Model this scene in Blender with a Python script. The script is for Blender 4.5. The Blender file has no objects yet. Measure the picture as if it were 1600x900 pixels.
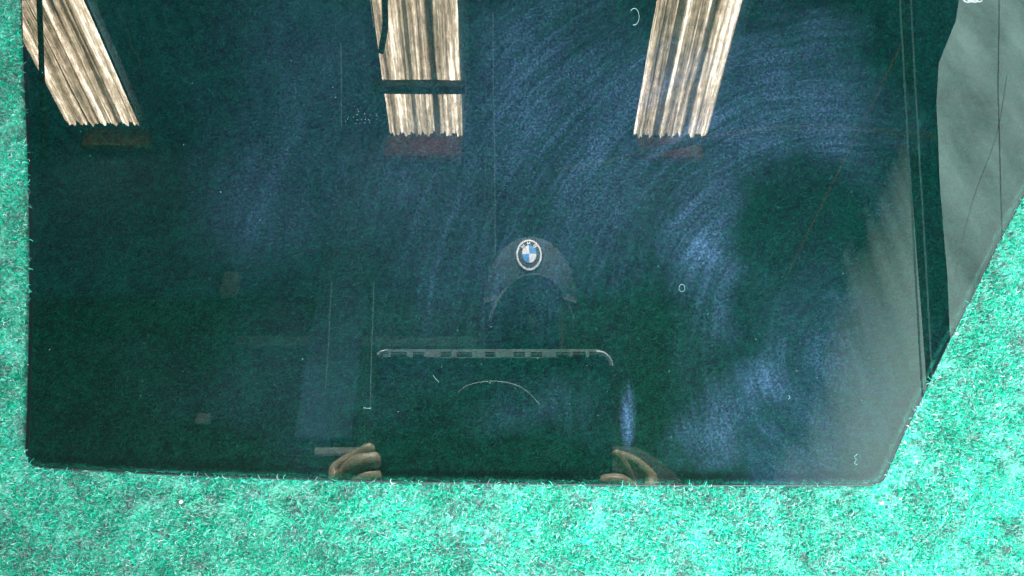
import bpy, bmesh, math, random
import numpy as np
from mathutils import Vector, Matrix

random.seed(7)
rng = np.random.default_rng(11)
S = bpy.context.scene
COL = S.collection
PI = math.pi

# ------------------------------------------------------------------ frame of the leaning pane
LEAN = math.radians(28.8)
U = Vector((1, 0, 0))
V = Vector((0, math.sin(LEAN), math.cos(LEAN)))      # up along the glass
N = Vector((0, -math.cos(LEAN), math.sin(LEAN)))     # out of the glass
F0 = Vector((0, 0, 1.15))                            # point of the glass straight before the lens
DC = 0.52                                            # lens to glass
MG = Matrix(((U.x, V.x, N.x, F0.x), (U.y, V.y, N.y, F0.y), (U.z, V.z, N.z, F0.z), (0, 0, 0, 1)))
FPX = 1330.0

fwd = Vector((23 / FPX, 190 / FPX, -1)).normalized()       # in the (u, v, n) frame
rgt = fwd.cross(Vector((0, 1, 0))).normalized()
upv = rgt.cross(fwd).normalized()

def W(u, v=None, n=None):
    p = Vector((u, v, n)) if v is not None else Vector(u)
    return MG @ p

# ------------------------------------------------------------------ camera
cd = bpy.data.cameras.new('camera'); cam = bpy.data.objects.new('camera', cd); COL.objects.link(cam)
S.camera = cam
cd.sensor_width = 36; cd.lens = 36 * FPX / 1600
cd.clip_start = 0.01; cd.clip_end = 200
R3 = MG.to_3x3()
rw, uw, fw = R3 @ rgt, R3 @ upv, R3 @ fwd
cl = W(0, 0, DC)
cam.matrix_world = Matrix(((rw.x, uw.x, -fw.x, cl.x), (rw.y, uw.y, -fw.y, cl.y), (rw.z, uw.z, -fw.z, cl.z), (0, 0, 0, 1)))

# ------------------------------------------------------------------ world, lamps, exposure
w = bpy.data.worlds.new('World'); S.world = w; w.use_nodes = True
bg = w.node_tree.nodes['Background']
bg.inputs[0].default_value = (0.10, 0.16, 0.22, 1); bg.inputs[1].default_value = 0.6
S.view_settings.view_transform = 'Standard'; S.view_settings.look = 'None'
S.view_settings.exposure = 0; S.view_settings.gamma = 1
SKY_L = 16
PANEL_L = 4.6

def area(name, loc, target, size, sy, power, col):
    l = bpy.data.lights.new(name, 'AREA'); l.shape = 'RECTANGLE'; l.size = size; l.size_y = sy
    l.energy = power; l.color = col
    o = bpy.data.objects.new(name, l); COL.objects.link(o)
    o.location = loc
    o.rotation_euler = (Vector(target) - Vector(loc)).to_track_quat('-Z', 'Y').to_euler()
    return o
# added unseen fill behind the easel: brightens photographer and mirrored hall, not the carpet
area('person_fill', (0.3, 2.9, 6.2), (0, -0.9, 1.6), 1.6, 0.6, 1150, (1.0, 0.97, 0.95)).data.spread = math.radians(90)
# added unseen uplight behind the photographer, brightening the roof and back wall
area('roof_fill', (0.0, -2.3, 0.3), (0, -4.4, 6.5), 1.5, 0.5, 310, (0.85, 0.95, 1.0))
# added unseen fill low in front of the easel, brightening the carpet
fill = area('carpet_fill', W(0.30, -0.75, 0.72), W(0.02, -0.05, 0), 0.5, 0.3, 23, (0.93, 1.0, 1.0))
fill.data.spread = math.radians(86)

# ------------------------------------------------------------------ projection helpers (1600 x 900 photo pixels)
def ray(px, py):
    d = fwd + rgt * ((px - 800) / FPX) + upv * ((450 - py) / FPX)
    return d
def G(px, py, n0=0.0):                    # point of the plane n = n0 seen at a pixel
    d = ray(px, py); t = (n0 - DC) / d.z
    return Vector((d.x * t, d.y * t, n0))
def RW(px, py):                           # reflected ray in world: origin, direction
    d = ray(px, py)
    return W(0, 0, -DC), R3 @ Vector((d.x, d.y, -d.z))
def RZ(px, py, z):
    o, d = RW(px, py); return o + d * ((z - o.z) / d.z)
def RY(px, py, y):
    o, d = RW(px, py); return o + d * ((y - o.y) / d.y)
def RN(px, py, n):                        # in the (u, v, n) frame
    d = ray(px, py); t = (n + DC) / -d.z
    return Vector((d.x * t, d.y * t, n))

# ------------------------------------------------------------------ object helpers
def tag(o, label=None, cat=None, group=None, kind=None):
    if label: o['label'] = label
    if cat: o['category'] = cat
    if group: o['group'] = group
    if kind: o['kind'] = kind
    return o
def empty(name, loc, label, cat, group=None):
    o = bpy.data.objects.new(name, None); COL.objects.link(o); o.location = loc
    o.empty_display_size = 0.05
    return tag(o, label, cat, group)
def obj(name, bm, mat, parent=None, matrix=None, smooth=False):
    me = bpy.data.meshes.new(name); bm.normal_update(); bm.to_mesh(me); bm.free()
    o = bpy.data.objects.new(name, me); COL.objects.link(o)
    for m in (mat if isinstance(mat, (list, tuple)) else [mat]): me.materials.append(m)
    if smooth:
        for p in me.polygons: p.use_smooth = True
    if matrix is not None: o.matrix_world = matrix
    if parent is not None:
        o.parent = parent
        o.matrix_parent_inverse = (Matrix.Translation(parent.location) if parent.type == 'EMPTY' else parent.matrix_world).inverted()
    return o
def box(bm, a, b, m=None, bev=0):
    c = [(a[i] + b[i]) / 2 for i in range(3)]; s = [abs(b[i] - a[i]) for i in range(3)]
    r = bmesh.ops.create_cube(bm, size=1)
    bmesh.ops.scale(bm, vec=s, verts=r['verts']); bmesh.ops.translate(bm, vec=c, verts=r['verts'])
    if bev:
        es = list({e for v in r['verts'] for e in v.link_edges})
        bmesh.ops.bevel(bm, geom=es, offset=bev, segments=2, affect='EDGES', profile=0.6)
    return bm
def tube(bm, pts, r, seg=8, closed=False, cap=True):
    pts = [Vector(p) for p in pts]; k = len(pts); rings = []
    rr = r if isinstance(r, (list, tuple)) else [r] * k
    prev = None
    for i, p in enumerate(pts):
        if closed: t = pts[(i + 1) % k] - pts[i - 1]
        else: t = pts[min(i + 1, k - 1)] - pts[max(i - 1, 0)]
        t.normalize()
        a = prev if prev is not None else Vector((0.3, 0.5, 0.81))
        a = (a - t * a.dot(t))
        if a.length < 1e-4: a = Vector((1, 0, 0)) - t * t.x
        a.normalize(); prev = a; b = t.cross(a)
        rings.append([bm.verts.new(p + (a * math.cos(2 * PI * j / seg) + b * math.sin(2 * PI * j / seg)) * rr[i]) for j in range(seg)])
    for i in range(k if closed else k - 1):
        A, B = rings[i], rings[(i + 1) % k]
        for j in range(seg): bm.faces.new((A[j], A[(j + 1) % seg], B[(j + 1) % seg], B[j]))
    if cap and not closed:
        bm.faces.new(rings[0][::-1]); bm.faces.new(rings[-1])
    return bm
def smoothpath(pts, n=10, closed=False):
    pts = [Vector(p) for p in pts]; out = []; k = len(pts)
    rngi = range(k) if closed else range(k - 1)
    for i in rngi:
        if closed: p0, p1, p2, p3 = pts[i - 1], pts[i], pts[(i + 1) % k], pts[(i + 2) % k]
        else: p0, p1, p2, p3 = pts[max(i - 1, 0)], pts[i], pts[i + 1], pts[min(i + 2, k - 1)]
        for j in range(n):
            t = j / n
            out.append(0.5 * ((2 * p1) + (p2 - p0) * t + (2 * p0 - 5 * p1 + 4 * p2 - p3) * t * t + (3 * p1 - p0 - 3 * p2 + p3) * t ** 3))
    if not closed: out.append(pts[-1])
    return out

# ------------------------------------------------------------------ materials
class NT:
    def __init__(s, name):
        s.m = bpy.data.materials.new(name); s.m.use_nodes = True; s.t = s.m.node_tree; s.t.nodes.clear()
        s.out = s.t.nodes.new('ShaderNodeOutputMaterial')
    def n(s, t, **k):
        nd = s.t.nodes.new(t)
        for a, b in k.items():
            if hasattr(nd, a): setattr(nd, a, b)
        return nd
    def l(s, a, b): s.t.links.new(a, b)
    def set(s, inp, v):
        if hasattr(v, 'is_output'): s.l(v, inp)
        else: inp.default_value = v
    def math(s, op, a, b=0.0, c=None, clamp=False):
        nd = s.n('ShaderNodeMath', operation=op); nd.use_clamp = clamp
        s.set(nd.inputs[0], a); s.set(nd.inputs[1], b)
        if c is not None: s.set(nd.inputs[2], c)
        return nd.outputs[0]
    def map(s, vec, loc=(0, 0, 0), rot=(0, 0, 0), sc=(1, 1, 1), vt='POINT'):
        nd = s.n('ShaderNodeMapping'); nd.vector_type = vt
        s.l(vec, nd.inputs[0]); nd.inputs[1].default_value = loc; nd.inputs[2].default_value = rot; nd.inputs[3].default_value = sc
        return nd.outputs[0]
    def noise(s, vec, sc, det=4, rough=0.55, dist=0):
        nd = s.n('ShaderNodeTexNoise'); s.l(vec, nd.inputs['Vector']); nd.inputs['Scale'].default_value = sc
        nd.inputs['Detail'].default_value = det; nd.inputs['Roughness'].default_value = rough; nd.inputs['Distortion'].default_value = dist
        return nd.outputs['Fac']
    def ramp(s, fac, stops):
        nd = s.n('ShaderNodeValToRGB'); s.l(fac, nd.inputs[0]); e = nd.color_ramp.elements
        while len(e) > 1: e.remove(e[-1])
        e[0].position = stops[0][0]; e[0].color = (*stops[0][1], 1) if not isinstance(stops[0][1], float) else (stops[0][1],) * 3 + (1,)
        for p, c in stops[1:]:
            x = e.new(p); x.color = (*c, 1) if not isinstance(c, float) else (c, c, c, 1)
        return nd.outputs[0]
    def obj(s): return s.n('ShaderNodeTexCoord').outputs['Object']
    def done(s, sh): s.l(sh, s.out.inputs[0]); return s.m

def simple(name, c1, c2, sc=8, rough=0.6, metal=0.0, bump=0.1, stretch=(1, 1, 1)):
    k = NT(name); co = k.map(k.obj(), sc=stretch)
    f = k.noise(co, sc, 6)
    b = k.n('ShaderNodeBsdfPrincipled')
    k.l(k.ramp(f, [(0.32, c1), (0.64, c2)]), b.inputs['Base Color'])
    k.l(k.math('MULTIPLY_ADD', f, 0.2, rough - 0.1), b.inputs['Roughness']); b.inputs['Metallic'].default_value = metal
    if bump:
        bn = k.n('ShaderNodeBump'); bn.inputs['Strength'].default_value = bump; bn.inputs['Distance'].default_value = 0.01
        k.l(f, bn.inputs['Height']); k.l(bn.outputs[0], b.inputs['Normal'])
    return k.done(b.outputs[0])

# carpet backing and pile
def carpet_mat():
    k = NT('felt_base'); co = k.obj()
    co2 = k.map(co, rot=(0, 0, 0.35), sc=(1, 1.7, 1))
    a = k.noise(co2, 420, 5, 0.7, 0.6); b_ = k.noise(co, 60, 5, 0.7)
    c = k.ramp(k.math('MULTIPLY_ADD', b_, 0.45, k.math('MULTIPLY', a, 0.6)),
               [(0.28, (0.02, 0.20, 0.14)), (0.42, (0.03, 0.40, 0.28)), (0.54, (0.05, 0.55, 0.38)), (0.68, (0.2, 0.7, 0.55))])
    b = k.n('ShaderNodeBsdfPrincipled'); k.l(c, b.inputs['Base Color']); b.inputs['Roughness'].default_value = 0.95
    bn = k.n('ShaderNodeBump'); bn.inputs['Strength'].default_value = 0.9; bn.inputs['Distance'].default_value = 0.0015
    k.l(a, bn.inputs['Height']); k.l(bn.outputs[0], b.inputs['Normal'])
    return k.done(b.outputs[0])
def fibre_mat():
    k = NT('felt_fibre'); at = k.n('ShaderNodeAttribute'); at.attribute_name = 'Col'
    d = k.n('ShaderNodeBsdfDiffuse'); t = k.n('ShaderNodeBsdfTranslucent'); m = k.n('ShaderNodeMixShader'); m.inputs[0].default_value = 0.25
    k.l(at.outputs['Color'], d.inputs[0]); k.l(at.outputs['Color'], t.inputs[0])
    k.l(d.outputs[0], m.inputs[1]); k.l(t.outputs[0], m.inputs[2])
    return k.done(m.outputs[0])

# dark privacy glass with wiped dust and grease on its face
TINT = (0.33, 0.50, 0.475)
def glass_front():
    k = NT('tinted_glass_face'); co = k.obj()
    acc = None
    n1 = k.noise(co, 7, 4); n2 = k.noise(k.map(co, loc=(3, 5, 1)), 9, 4)
    wc0 = k.n('ShaderNodeCombineXYZ'); k.l(k.math('MULTIPLY_ADD', n1, .16, -.08), wc0.inputs[0]); k.l(k.math('MULTIPLY_ADD', n2, .16, -.08), wc0.inputs[1])
    wv0 = k.n('ShaderNodeVectorMath', operation='ADD'); k.l(co, wv0.inputs[0]); k.l(wc0.outputs[0], wv0.inputs[1]); wvo = wv0.outputs[0]
    # px centre, px radii, rotation in degrees, weight
    ell = [(700, 200, 640, 440, 0, .36), (430, 190, 170, 330, 4, .50), (690, 330, 210, 240, 0, .36), (860, 130, 150, 240, -12, .48), (1090, 150, 240, 150, 28, .62),
           (1110, 400, 85, 260, -14, .85), (1155, 640, 100, 55, 20, .70), (1290, 180, 170, 170, -30, .55), (960, 330, 170, 160, 30, .38),
           (1300, 620, 200, 260, 10, .35), (430, 570, 380, 70, 3, .18), (820, 640, 150, 80, 0, .28), (500, 640, 180, 70, 0, .3)]
    for (cx, cy, rx, ry, rot, wt) in ell:
        c = G(cx, cy, 0.004); s = 0.52 / FPX * 1.03
        mp = k.map(wvo, loc=(c.x, c.y, 0.004), rot=(0, 0, math.radians(rot)), sc=(rx * s, ry * s, 0.1), vt='TEXTURE')
        g = k.n('ShaderNodeTexGradient', gradient_type='SPHERICAL'); k.l(mp, g.inputs[0])
        v = k.math('MULTIPLY', k.math('POWER', g.outputs['Fac'], 1.15), wt)
        acc = v if acc is None else k.math('ADD', acc, v)
    c = G(981, 650, .004); g = k.n('ShaderNodeTexGradient', gradient_type='SPHERICAL')      # one short thumb wipe
    k.l(k.map(co, loc=(c.x, c.y, .004), rot=(0, 0, -.03), sc=(.0055, .023, .1), vt='TEXTURE'), g.inputs[0])
    acc = k.math('ADD', acc, k.math('MULTIPLY', g.outputs['Fac'], 1.05))
    warp = k.noise(co, 14, 3)
    wc2 = k.n('ShaderNodeCombineXYZ'); k.l(k.math('MULTIPLY_ADD', n1, .022, -.011), wc2.inputs[0]); k.l(k.math('MULTIPLY_ADD', n2, .022, -.011), wc2.inputs[1])
    w2 = k.n('ShaderNodeVectorMath', operation='ADD'); k.l(co, w2.inputs[0]); k.l(wc2.outputs[0], w2.inputs[1]); wvo2 = w2.outputs[0]
    wv = k.n('ShaderNodeVectorMath', operation='ADD'); k.l(co, wv.inputs[0])
    wc = k.n('ShaderNodeCombineXYZ'); k.l(k.math('MULTIPLY', warp, 0.05), wc.inputs[0]); k.l(k.math('MULTIPLY', warp, -0.04), wc.inputs[1]); k.l(wc.outputs[0], wv.inputs[1])
    # wipe strokes: arcs swept round an elbow low on the right
    c = G(1341, 560, .004)
    sp_ = k.n('ShaderNodeSeparateXYZ'); k.l(k.map(wvo2, loc=(-c.x, -c.y, 0)), sp_.inputs[0])
    X, Y = sp_.outputs[0], sp_.outputs[1]
    rad = k.math('SQRT', k.math('ADD', k.math('MULTIPLY', X, X), k.math('MULTIPLY', Y, Y))); th = k.math('ARCTAN2', Y, k.math('MULTIPLY', X, -1.0))
    def arc(fr_, ft_, off):
        cc = k.n('ShaderNodeCombineXYZ'); k.l(k.math('MULTIPLY', rad, fr_), cc.inputs[0]); k.l(k.math('MULTIPLY', th, ft_), cc.inputs[1]); cc.inputs[2].default_value = off
        return k.noise(cc.outputs[0], 1.0, 5, 0.62)
    st1 = k.math('ADD', k.math('MULTIPLY', arc(60, 1.1, 0), .50), k.math('MULTIPLY', arc(360, 1.9, 4), .50))
    st2 = k.noise(k.map(k.map(wv.outputs[0], rot=(0, 0, math.radians(-4))), sc=(70, 6, 1)), 1.0, 5, 0.6)    # run-down streaks
    bl = k.noise(co, 16, 5, 0.6)
    s1 = k.ramp(st1, [(0.41, 0.0), (0.50, .30), (0.62, 1.0)])
    sx_ = k.n('ShaderNodeSeparateXYZ'); k.l(wvo, sx_.inputs[0]); mrx = k.n('ShaderNodeMapRange'); k.l(sx_.outputs[0], mrx.inputs[0])
    mrx.inputs[1].default_value = G(520, 300, .004).x; mrx.inputs[2].default_value = G(900, 300, .004).x; mrx.inputs[3].default_value = .22; mrx.inputs[4].default_value = 1.0; reach = mrx.outputs[0]; s2 = k.ramp(st2, [(0.3, 0.1), (0.75, 1.0)]); b1 = k.ramp(bl, [(0.28, 0.0), (0.68, 1.0)])
    sp = k.ramp(k.noise(co, 700, 3, 0.8), [(0.42, 0.3), (0.7, 1.9)])
    pat = k.math('ADD', k.math('MULTIPLY', k.math('MULTIPLY', s1, k.math('MULTIPLY_ADD', b1, .7, .35)), k.math('MULTIPLY', reach, 1.0)), k.math('ADD', k.math('MULTIPLY', s2, 0.22), k.math('MULTIPLY_ADD', b1, 0.24, 0.10)))
    dust = k.math('MULTIPLY', k.math('MULTIPLY', acc, pat), sp)
    dust = k.math('MULTIPLY_ADD', dust, DUST, 0.004, clamp=True)
    fr0 = k.n('ShaderNodeFresnel'); fr0.inputs[0].default_value = 1.85
    geo = k.n('ShaderNodeNewGeometry'); fr = k.n('ShaderNodeMix'); fr.data_type = 'FLOAT'     # light leaving through the face is dimmed evenly
    k.l(geo.outputs['Backfacing'], fr.inputs[0]); k.l(fr0.outputs[0], fr.inputs[2]); fr.inputs[3].default_value = 0.1
    tr = k.n('ShaderNodeBsdfTransparent'); tr.inputs[0].default_value = (*TINT, 1)
    gl = k.n('ShaderNodeBsdfGlossy'); gl.inputs['Roughness'].default_value = 0.0
    bn = k.n('ShaderNodeBump'); bn.inputs['Strength'].default_value = 0.05; bn.inputs['Distance'].default_value = 0.0006
    k.l(k.noise(co, 9, 2), bn.inputs['Height']); k.l(bn.outputs[0], gl.inputs['Normal'])
    m1 = k.n('ShaderNodeMixShader'); k.l(fr.outputs[0], m1.inputs[0]); k.l(tr.outputs[0], m1.inputs[1]); k.l(gl.outputs[0], m1.inputs[2])
    df = k.n('ShaderNodeBsdfDiffuse'); df.inputs[0].default_value = (0.14, 0.27, 0.53, 1)
    m2 = k.n('ShaderNodeMixShader'); k.l(dust, m2.inputs[0]); k.l(m1.outputs[0], m2.inputs[1]); k.l(df.outputs[0], m2.inputs[2])
    return k.done(m2.outputs[0])
DUST = 0.27
def glass_back():
    k = NT('tinted_glass_back'); tr = k.n('ShaderNodeBsdfTransparent'); tr.inputs[0].default_value = (*TINT, 1)
    return k.done(tr.outputs[0])
def glass_edge():
    k = NT('ground_glass_edge'); tr = k.n('ShaderNodeBsdfTransparent'); tr.inputs[0].default_value = (0.12, 0.16, 0.16, 1)
    b = k.n('ShaderNodeBsdfPrincipled'); b.inputs['Base Color'].default_value = (0.03, 0.05, 0.055, 1); b.inputs['Roughness'].default_value = 0.6
    m = k.n('ShaderNodeMixShader'); m.inputs[0].default_value = 0.55; k.l(tr.outputs[0], m.inputs[1]); k.l(b.outputs[0], m.inputs[2])
    return k.done(m.outputs[0])

# daylight through grimy ribbed fibreglass: dirt runs, plus rib shading put into the glow
def skylight_mat(seed, gaps):
    k = NT('grimy_rib_shaded_sheet'); co = k.obj()
    c1 = k.map(co, loc=(seed, 0, 0), sc=(1, 0.03, 1)); c2 = k.map(co, loc=(seed * 3, 0, 0), sc=(1, 0.12, 1))
    a = k.noise(c1, 15, 4, 0.7); b = k.noise(c2, 75, 6, 0.8); c = k.noise(co, 9, 5, 0.7)
    f = k.math('ADD', k.math('MULTIPLY', a, 0.55), k.math('ADD', k.math('MULTIPLY', b, 0.3), k.math('MULTIPLY', c, 0.15)))
    colr = k.ramp(f, [(0.38, (0.03, 0.028, 0.025)), (0.43, (0.16, 0.12, 0.08)), (0.475, (0.33, 0.25, 0.16)), (0.515, (0.52, 0.41, 0.28)), (0.55, (0.85, 0.71, 0.52)), (0.61, (1.6, 1.48, 1.25))])
    sx = k.n('ShaderNodeSeparateXYZ'); k.l(co, sx.inputs[0]); mul = None
    wob = k.math('MULTIPLY', k.math('SUBTRACT', k.noise(k.map(co, loc=(seed, 0, 0), sc=(0.2, 1, 1)), 1.5, 3), 0.5), 0.03)
    for gx, gw, gd in gaps:     # laps of two sheets, where the dirt collects
        d = k.math('ABSOLUTE', k.math('SUBTRACT', k.math('ADD', sx.outputs[0], wob), gx))
        g = k.n('ShaderNodeMapRange'); g.interpolation_type = 'SMOOTHSTEP'; k.l(d, g.inputs[0])
        g.inputs[1].default_value = gw * 0.6; g.inputs[2].default_value = gw * 1.3; g.inputs[3].default_value = gd; g.inputs[4].default_value = 1.0
        mul = g.outputs[0] if mul is None else k.math('MULTIPLY', mul, g.outputs[0])
    e = k.n('ShaderNodeEmission'); k.l(colr, e.inputs[0])
    k.l(k.math('MULTIPLY', mul, SKY_L), e.inputs[1])
    return k.done(e.outputs[0])
def day_mat(name, col, strength, lo=0.6, sc=(1, 1, .05), ns=12):
    k = NT(name); co = k.map(k.obj(), sc=sc)
    f = k.noise(co, ns, 5, 0.6)
    e = k.n('ShaderNodeEmission'); e.inputs[0].default_value = (*col, 1)
    k.l(k.math('MULTIPLY', k.ramp(f, [(0.3, lo), (0.7, 1.0)]), strength), e.inputs[1])
    return k.done(e.outputs[0])

M_carpet, M_fibre = carpet_mat(), fibre_mat()
M_gf, M_gb, M_ge = glass_front(), glass_back(), glass_edge()
M_roof = simple('blue_roof_sheet', (0.015, 0.06, 0.12), (0.05, 0.16, 0.28), 1.3, 0.6, stretch=(1, .15, 1))
M_wall = simple('blue_grey_wall', (0.012, 0.05, 0.10), (0.05, 0.14, 0.25), 0.9, 0.8, stretch=(1, 1, .25))
M_dim = simple('dark_green_wall', (0.008, 0.03, 0.028), (0.02, 0.06, 0.05), 1.2, 0.8)
M_floor = simple('concrete_floor', (0.16, 0.16, 0.15), (0.28, 0.28, 0.26), 1.6, 0.8)
M_red = simple('rust_red_paint', (0.10, 0.012, 0.012), (0.28, 0.05, 0.04), 3, 0.7)
M_brown = simple('brown_paint', (0.06, 0.03, 0.012), (0.14, 0.07, 0.03), 3, 0.7)
M_black = simple('black_rubber', (0.008, 0.008, 0.008), (0.02, 0.02, 0.02), 20, 0.6)
M_steel = simple('galvanised_steel', (0.45, 0.45, 0.42), (0.7, 0.7, 0.66), 20, 0.5, 0.1)
M_paper = simple('off_white_paper', (0.35, 0.38, 0.37), (0.5, 0.52, 0.5), 20, 0.8)
M_skin = simple('skin', (0.20, 0.165, 0.105), (0.31, 0.25, 0.165), 40, 0.5, bump=0.15)
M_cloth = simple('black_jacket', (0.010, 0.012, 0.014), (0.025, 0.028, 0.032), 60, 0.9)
M_denim = simple('dark_denim', (0.02, 0.03, 0.05), (0.04, 0.06, 0.09), 80, 0.9)
M_cap = simple('dark_navy_cap', (0.07, 0.10, 0.12), (0.11, 0.14, 0.165), 90, 0.85)
M_capu = simple('cap_underside', (0.006, 0.012, 0.012), (0.012, 0.02, 0.02), 90, 0.9)
M_white = simple('white_thread', (0.8, 0.8, 0.82), (0.9, 0.9, 0.9), 300, 0.6, bump=0)
M_blue = simple('blue_thread', (0.02, 0.25, 0.62), (0.03, 0.32, 0.75), 300, 0.6, bump=0)
M_badge = simple('black_thread', (0.015, 0.03, 0.035), (0.02, 0.04, 0.045), 300, 0.7, bump=0)
M_case = simple('dark_tablet_case', (0.006, 0.010, 0.010), (0.012, 0.018, 0.018), 30, 0.6)
M_trim = simple('grey_case_trim', (0.45, 0.5, 0.52), (0.62, 0.68, 0.7), 30, 0.45)
M_lint = simple('white_lint', (0.5, 0.6, 0.58), (0.8, 0.85, 0.83), 200, 0.9, bump=0)
M_faint = simple('grey_lint', (0.12, 0.25, 0.26), (0.2, 0.35, 0.36), 200, 0.9, bump=0)
M_crumb = simple('pale_crumb', (0.7, 0.68, 0.6), (0.9, 0.88, 0.8), 200, 0.8, bump=0)
M_ring = day_mat('glowing_ring', (0.85, 0.95, 1.0), 14, .9)  # emission added to lift the rings above the bright sheet
M_brace = simple('dull_brown', (0.05, 0.04, 0.035), (0.10, 0.07, 0.06), 6, 0.8)
M_plate = simple('grey_plate', (0.14, 0.2, 0.2), (0.22, 0.3, 0.3), 20, 0.8)
M_ply = simple('plywood', (0.30, 0.20, 0.11), (0.42, 0.30, 0.18), 4, 0.7, stretch=(1, 8, 1))
M_day = day_mat('daylit_plastic_sheet', (0.66, 0.95, 0.90), PANEL_L * .92, 0.45, (1, 1, .3), 4)
def curtain_mat():
    k = NT('grimy_fading_curtain'); co = k.obj(); sx = k.n('ShaderNodeSeparateXYZ'); k.l(co, sx.inputs[0])
    f = k.noise(k.map(co, sc=(1, 1, .05)), 8, 5, 0.65); g = k.noise(k.map(co, sc=(1, 1, .3)), 1.7, 4)
    # grime streaks, plus a light fade put into opacity, brighter toward the pipes
    (ax, az), (bx, bz) = CUX; dx, dz = bx - ax, bz - az; L_ = math.hypot(dx, dz)
    dist = k.math('ADD', k.math('MULTIPLY', k.math('SUBTRACT', sx.outputs[0], ax), abs(dz) / L_), k.math('MULTIPLY', k.math('SUBTRACT', sx.outputs[2], az), -dx / L_ * (1 if dz < 0 else -1) * -1))
    mr = k.n('ShaderNodeMapRange'); k.l(dist, mr.inputs[0]); mr.inputs[1].default_value = 0.0; mr.inputs[2].default_value = 1.05
    mr.inputs[3].default_value = -.12; mr.inputs[4].default_value = .60
    a = k.math('ADD', mr.outputs[0], k.math('ADD', k.math('MULTIPLY', k.math('SUBTRACT', f, .5), .30), k.math('MULTIPLY', g, .22)), clamp=True)
    e = k.n('ShaderNodeEmission'); e.inputs[0].default_value = (.72, .98, .93, 1); e.inputs[1].default_value = PANEL_L * .95
    t = k.n('ShaderNodeBsdfTransparent'); m = k.n('ShaderNodeMixShader'); k.l(a, m.inputs[0]); k.l(t.outputs[0], m.inputs[1]); k.l(e.outputs[0], m.inputs[2])
    return k.done(m.outputs[0])

# ================================================================== THE HALL (seen only in the glass)
ROOF = 7.2
yend = RZ(660, 211, ROOF).y
YB = yend - 0.06                     # back wall
bm = box(bmesh.new(), (-9, -12, -0.1), (9, 6, 0)); tag(obj('ground', bm, M_floor), 'grey concrete floor of the hall under the carpeted easel', 'floor', kind='structure')
bm = box(bmesh.new(), (-9, YB - 0.25, 0), (9, YB - 0.05, ROOF + 0.6)); tag(obj('back_wall', bm, M_wall), 'dark blue hall wall mirrored in the lower part of the pane', 'wall', kind='structure')

# roof between the skylights: sheets with open bays where the translucent strips lie
def xr(px, py): return RZ(px, py, ROOF).x
strips = [(xr(103, 194), xr(217, 194)), (xr(609, 212), xr(723, 212)), (xr(989, 215), xr(1104, 215))]
edges = [-9] + [e for s in strips for e in s] + [9]
bm = bmesh.new()
Y1 = 3.0
for i in range(0, len(edges), 2):
    a, b = edges[i] - 0.0, edges[i + 1]
    nx = max(2, int((b - a) / 0.045)); prof = []
    for j in range(nx + 1):
        x = a + (b - a) * j / nx; prof.append((x, 0.02 * math.cos(2 * PI * (x - a) / 0.18)))
    vs = [[bm.verts.new((x, y, ROOF + 0.03 + z)) for x, z in prof] for y in (YB - 0.05, -1.2, Y1)]
    vt = [[bm.verts.new((x, y, ROOF + 0.05 + z)) for x, z in prof] for y in (YB - 0.05, -1.2, Y1)]
    for q in range(2):
        for j in range(nx):
            bm.faces.new((vs[q][j], vs[q][j + 1], vs[q + 1][j + 1], vs[q + 1][j]))
            bm.faces.new((vt[q][j], vt[q + 1][j], vt[q + 1][j + 1], vt[q][j + 1]))
tag(obj('roof_sheet', bm, M_roof), 'blue-grey ribbed hall roof mirrored between the bright skylight strips', 'roof', kind='structure')

def sky_strip(x0, x1, ya, yb, label, seed, gaps):
    bm = bmesh.new(); nx = max(24, int((x1 - x0) / 0.008)); rows = []
    wd = x1 - x0; pitch = 0.105
    for zoff in (0.0, 0.006):
        row2 = []
        for y in (ya, ya + 0.12, (ya + yb) / 2, yb):
            r = []
            for j in range(nx + 1):
                x = wd * j / nx
                jag = 0.0
                if y == ya: jag = 0.020 * math.sin(2 * PI * x / pitch) + 0.018 * math.sin(2 * PI * x / 0.037 + seed) + 0.02 * random.random()
                r.append(bm.verts.new((x, y + jag - ya, 0.022 * math.cos(2 * PI * x / pitch) + zoff)))
            row2.append(r)
        rows.append(row2)
        for q in range(3):
            for j in range(nx): bm.faces.new((row2[q][j], row2[q][j + 1], row2[q + 1][j + 1], row2[q + 1][j]))
    g = [(wd * f, wd * h, dp) for f, h, dp in gaps]
    o = obj('skylight', bm, skylight_mat(seed, g), matrix=Matrix.Translation((x0, ya, ROOF)))
    return tag(o, label, 'skylight', 'skylights in the hall roof')
ya0 = RZ(160, 194, ROOF).y
sky_strip(*strips[0], ya0, Y1, 'bright ribbed skylight strip mirrored slanting at the left edge of the pane', 3.1, [(0.30, .012, .15), (0.47, .02, .35), (0.72, .015, .25), (0.80, .010, .1)])
sky_strip(*strips[1], yend, Y1, 'bright ribbed skylight strip crossed by a dark bar, mirrored left of the middle', 8.7, [(0.37, .03, .2), (0.66, .045, .12), (0.52, .01, .5), (0.85, .008, .6)])
sky_strip(*strips[2], yend, Y1, 'bright ribbed skylight strip with two dark bands, mirrored right of the middle', 21.3, [(0.30, .05, .13), (0.68, .055, .1), (0.13, .01, .5), (0.5, .01, .6)])
bm = box(bmesh.new(), (strips[0][0] - .02, YB - .05, ROOF + .06), (strips[0][1] + .02, ya0 + .1, ROOF + .09)); tag(obj('roof_patch', bm, M_roof), 'roof sheet patch at the end of the left skylight', 'roof', kind='structure')
# a short extra sheet lapped onto the left side of the middle strip, nearer the easel
ys = RZ(588, 52, ROOF).y
sky_strip(xr(583, 52), strips[1][0] - 0.01, ys, Y1, 'narrow extra skylight sheet mirrored beside the middle strip at the top edge', 5.5, [(0.5, .04, .4)])

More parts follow.
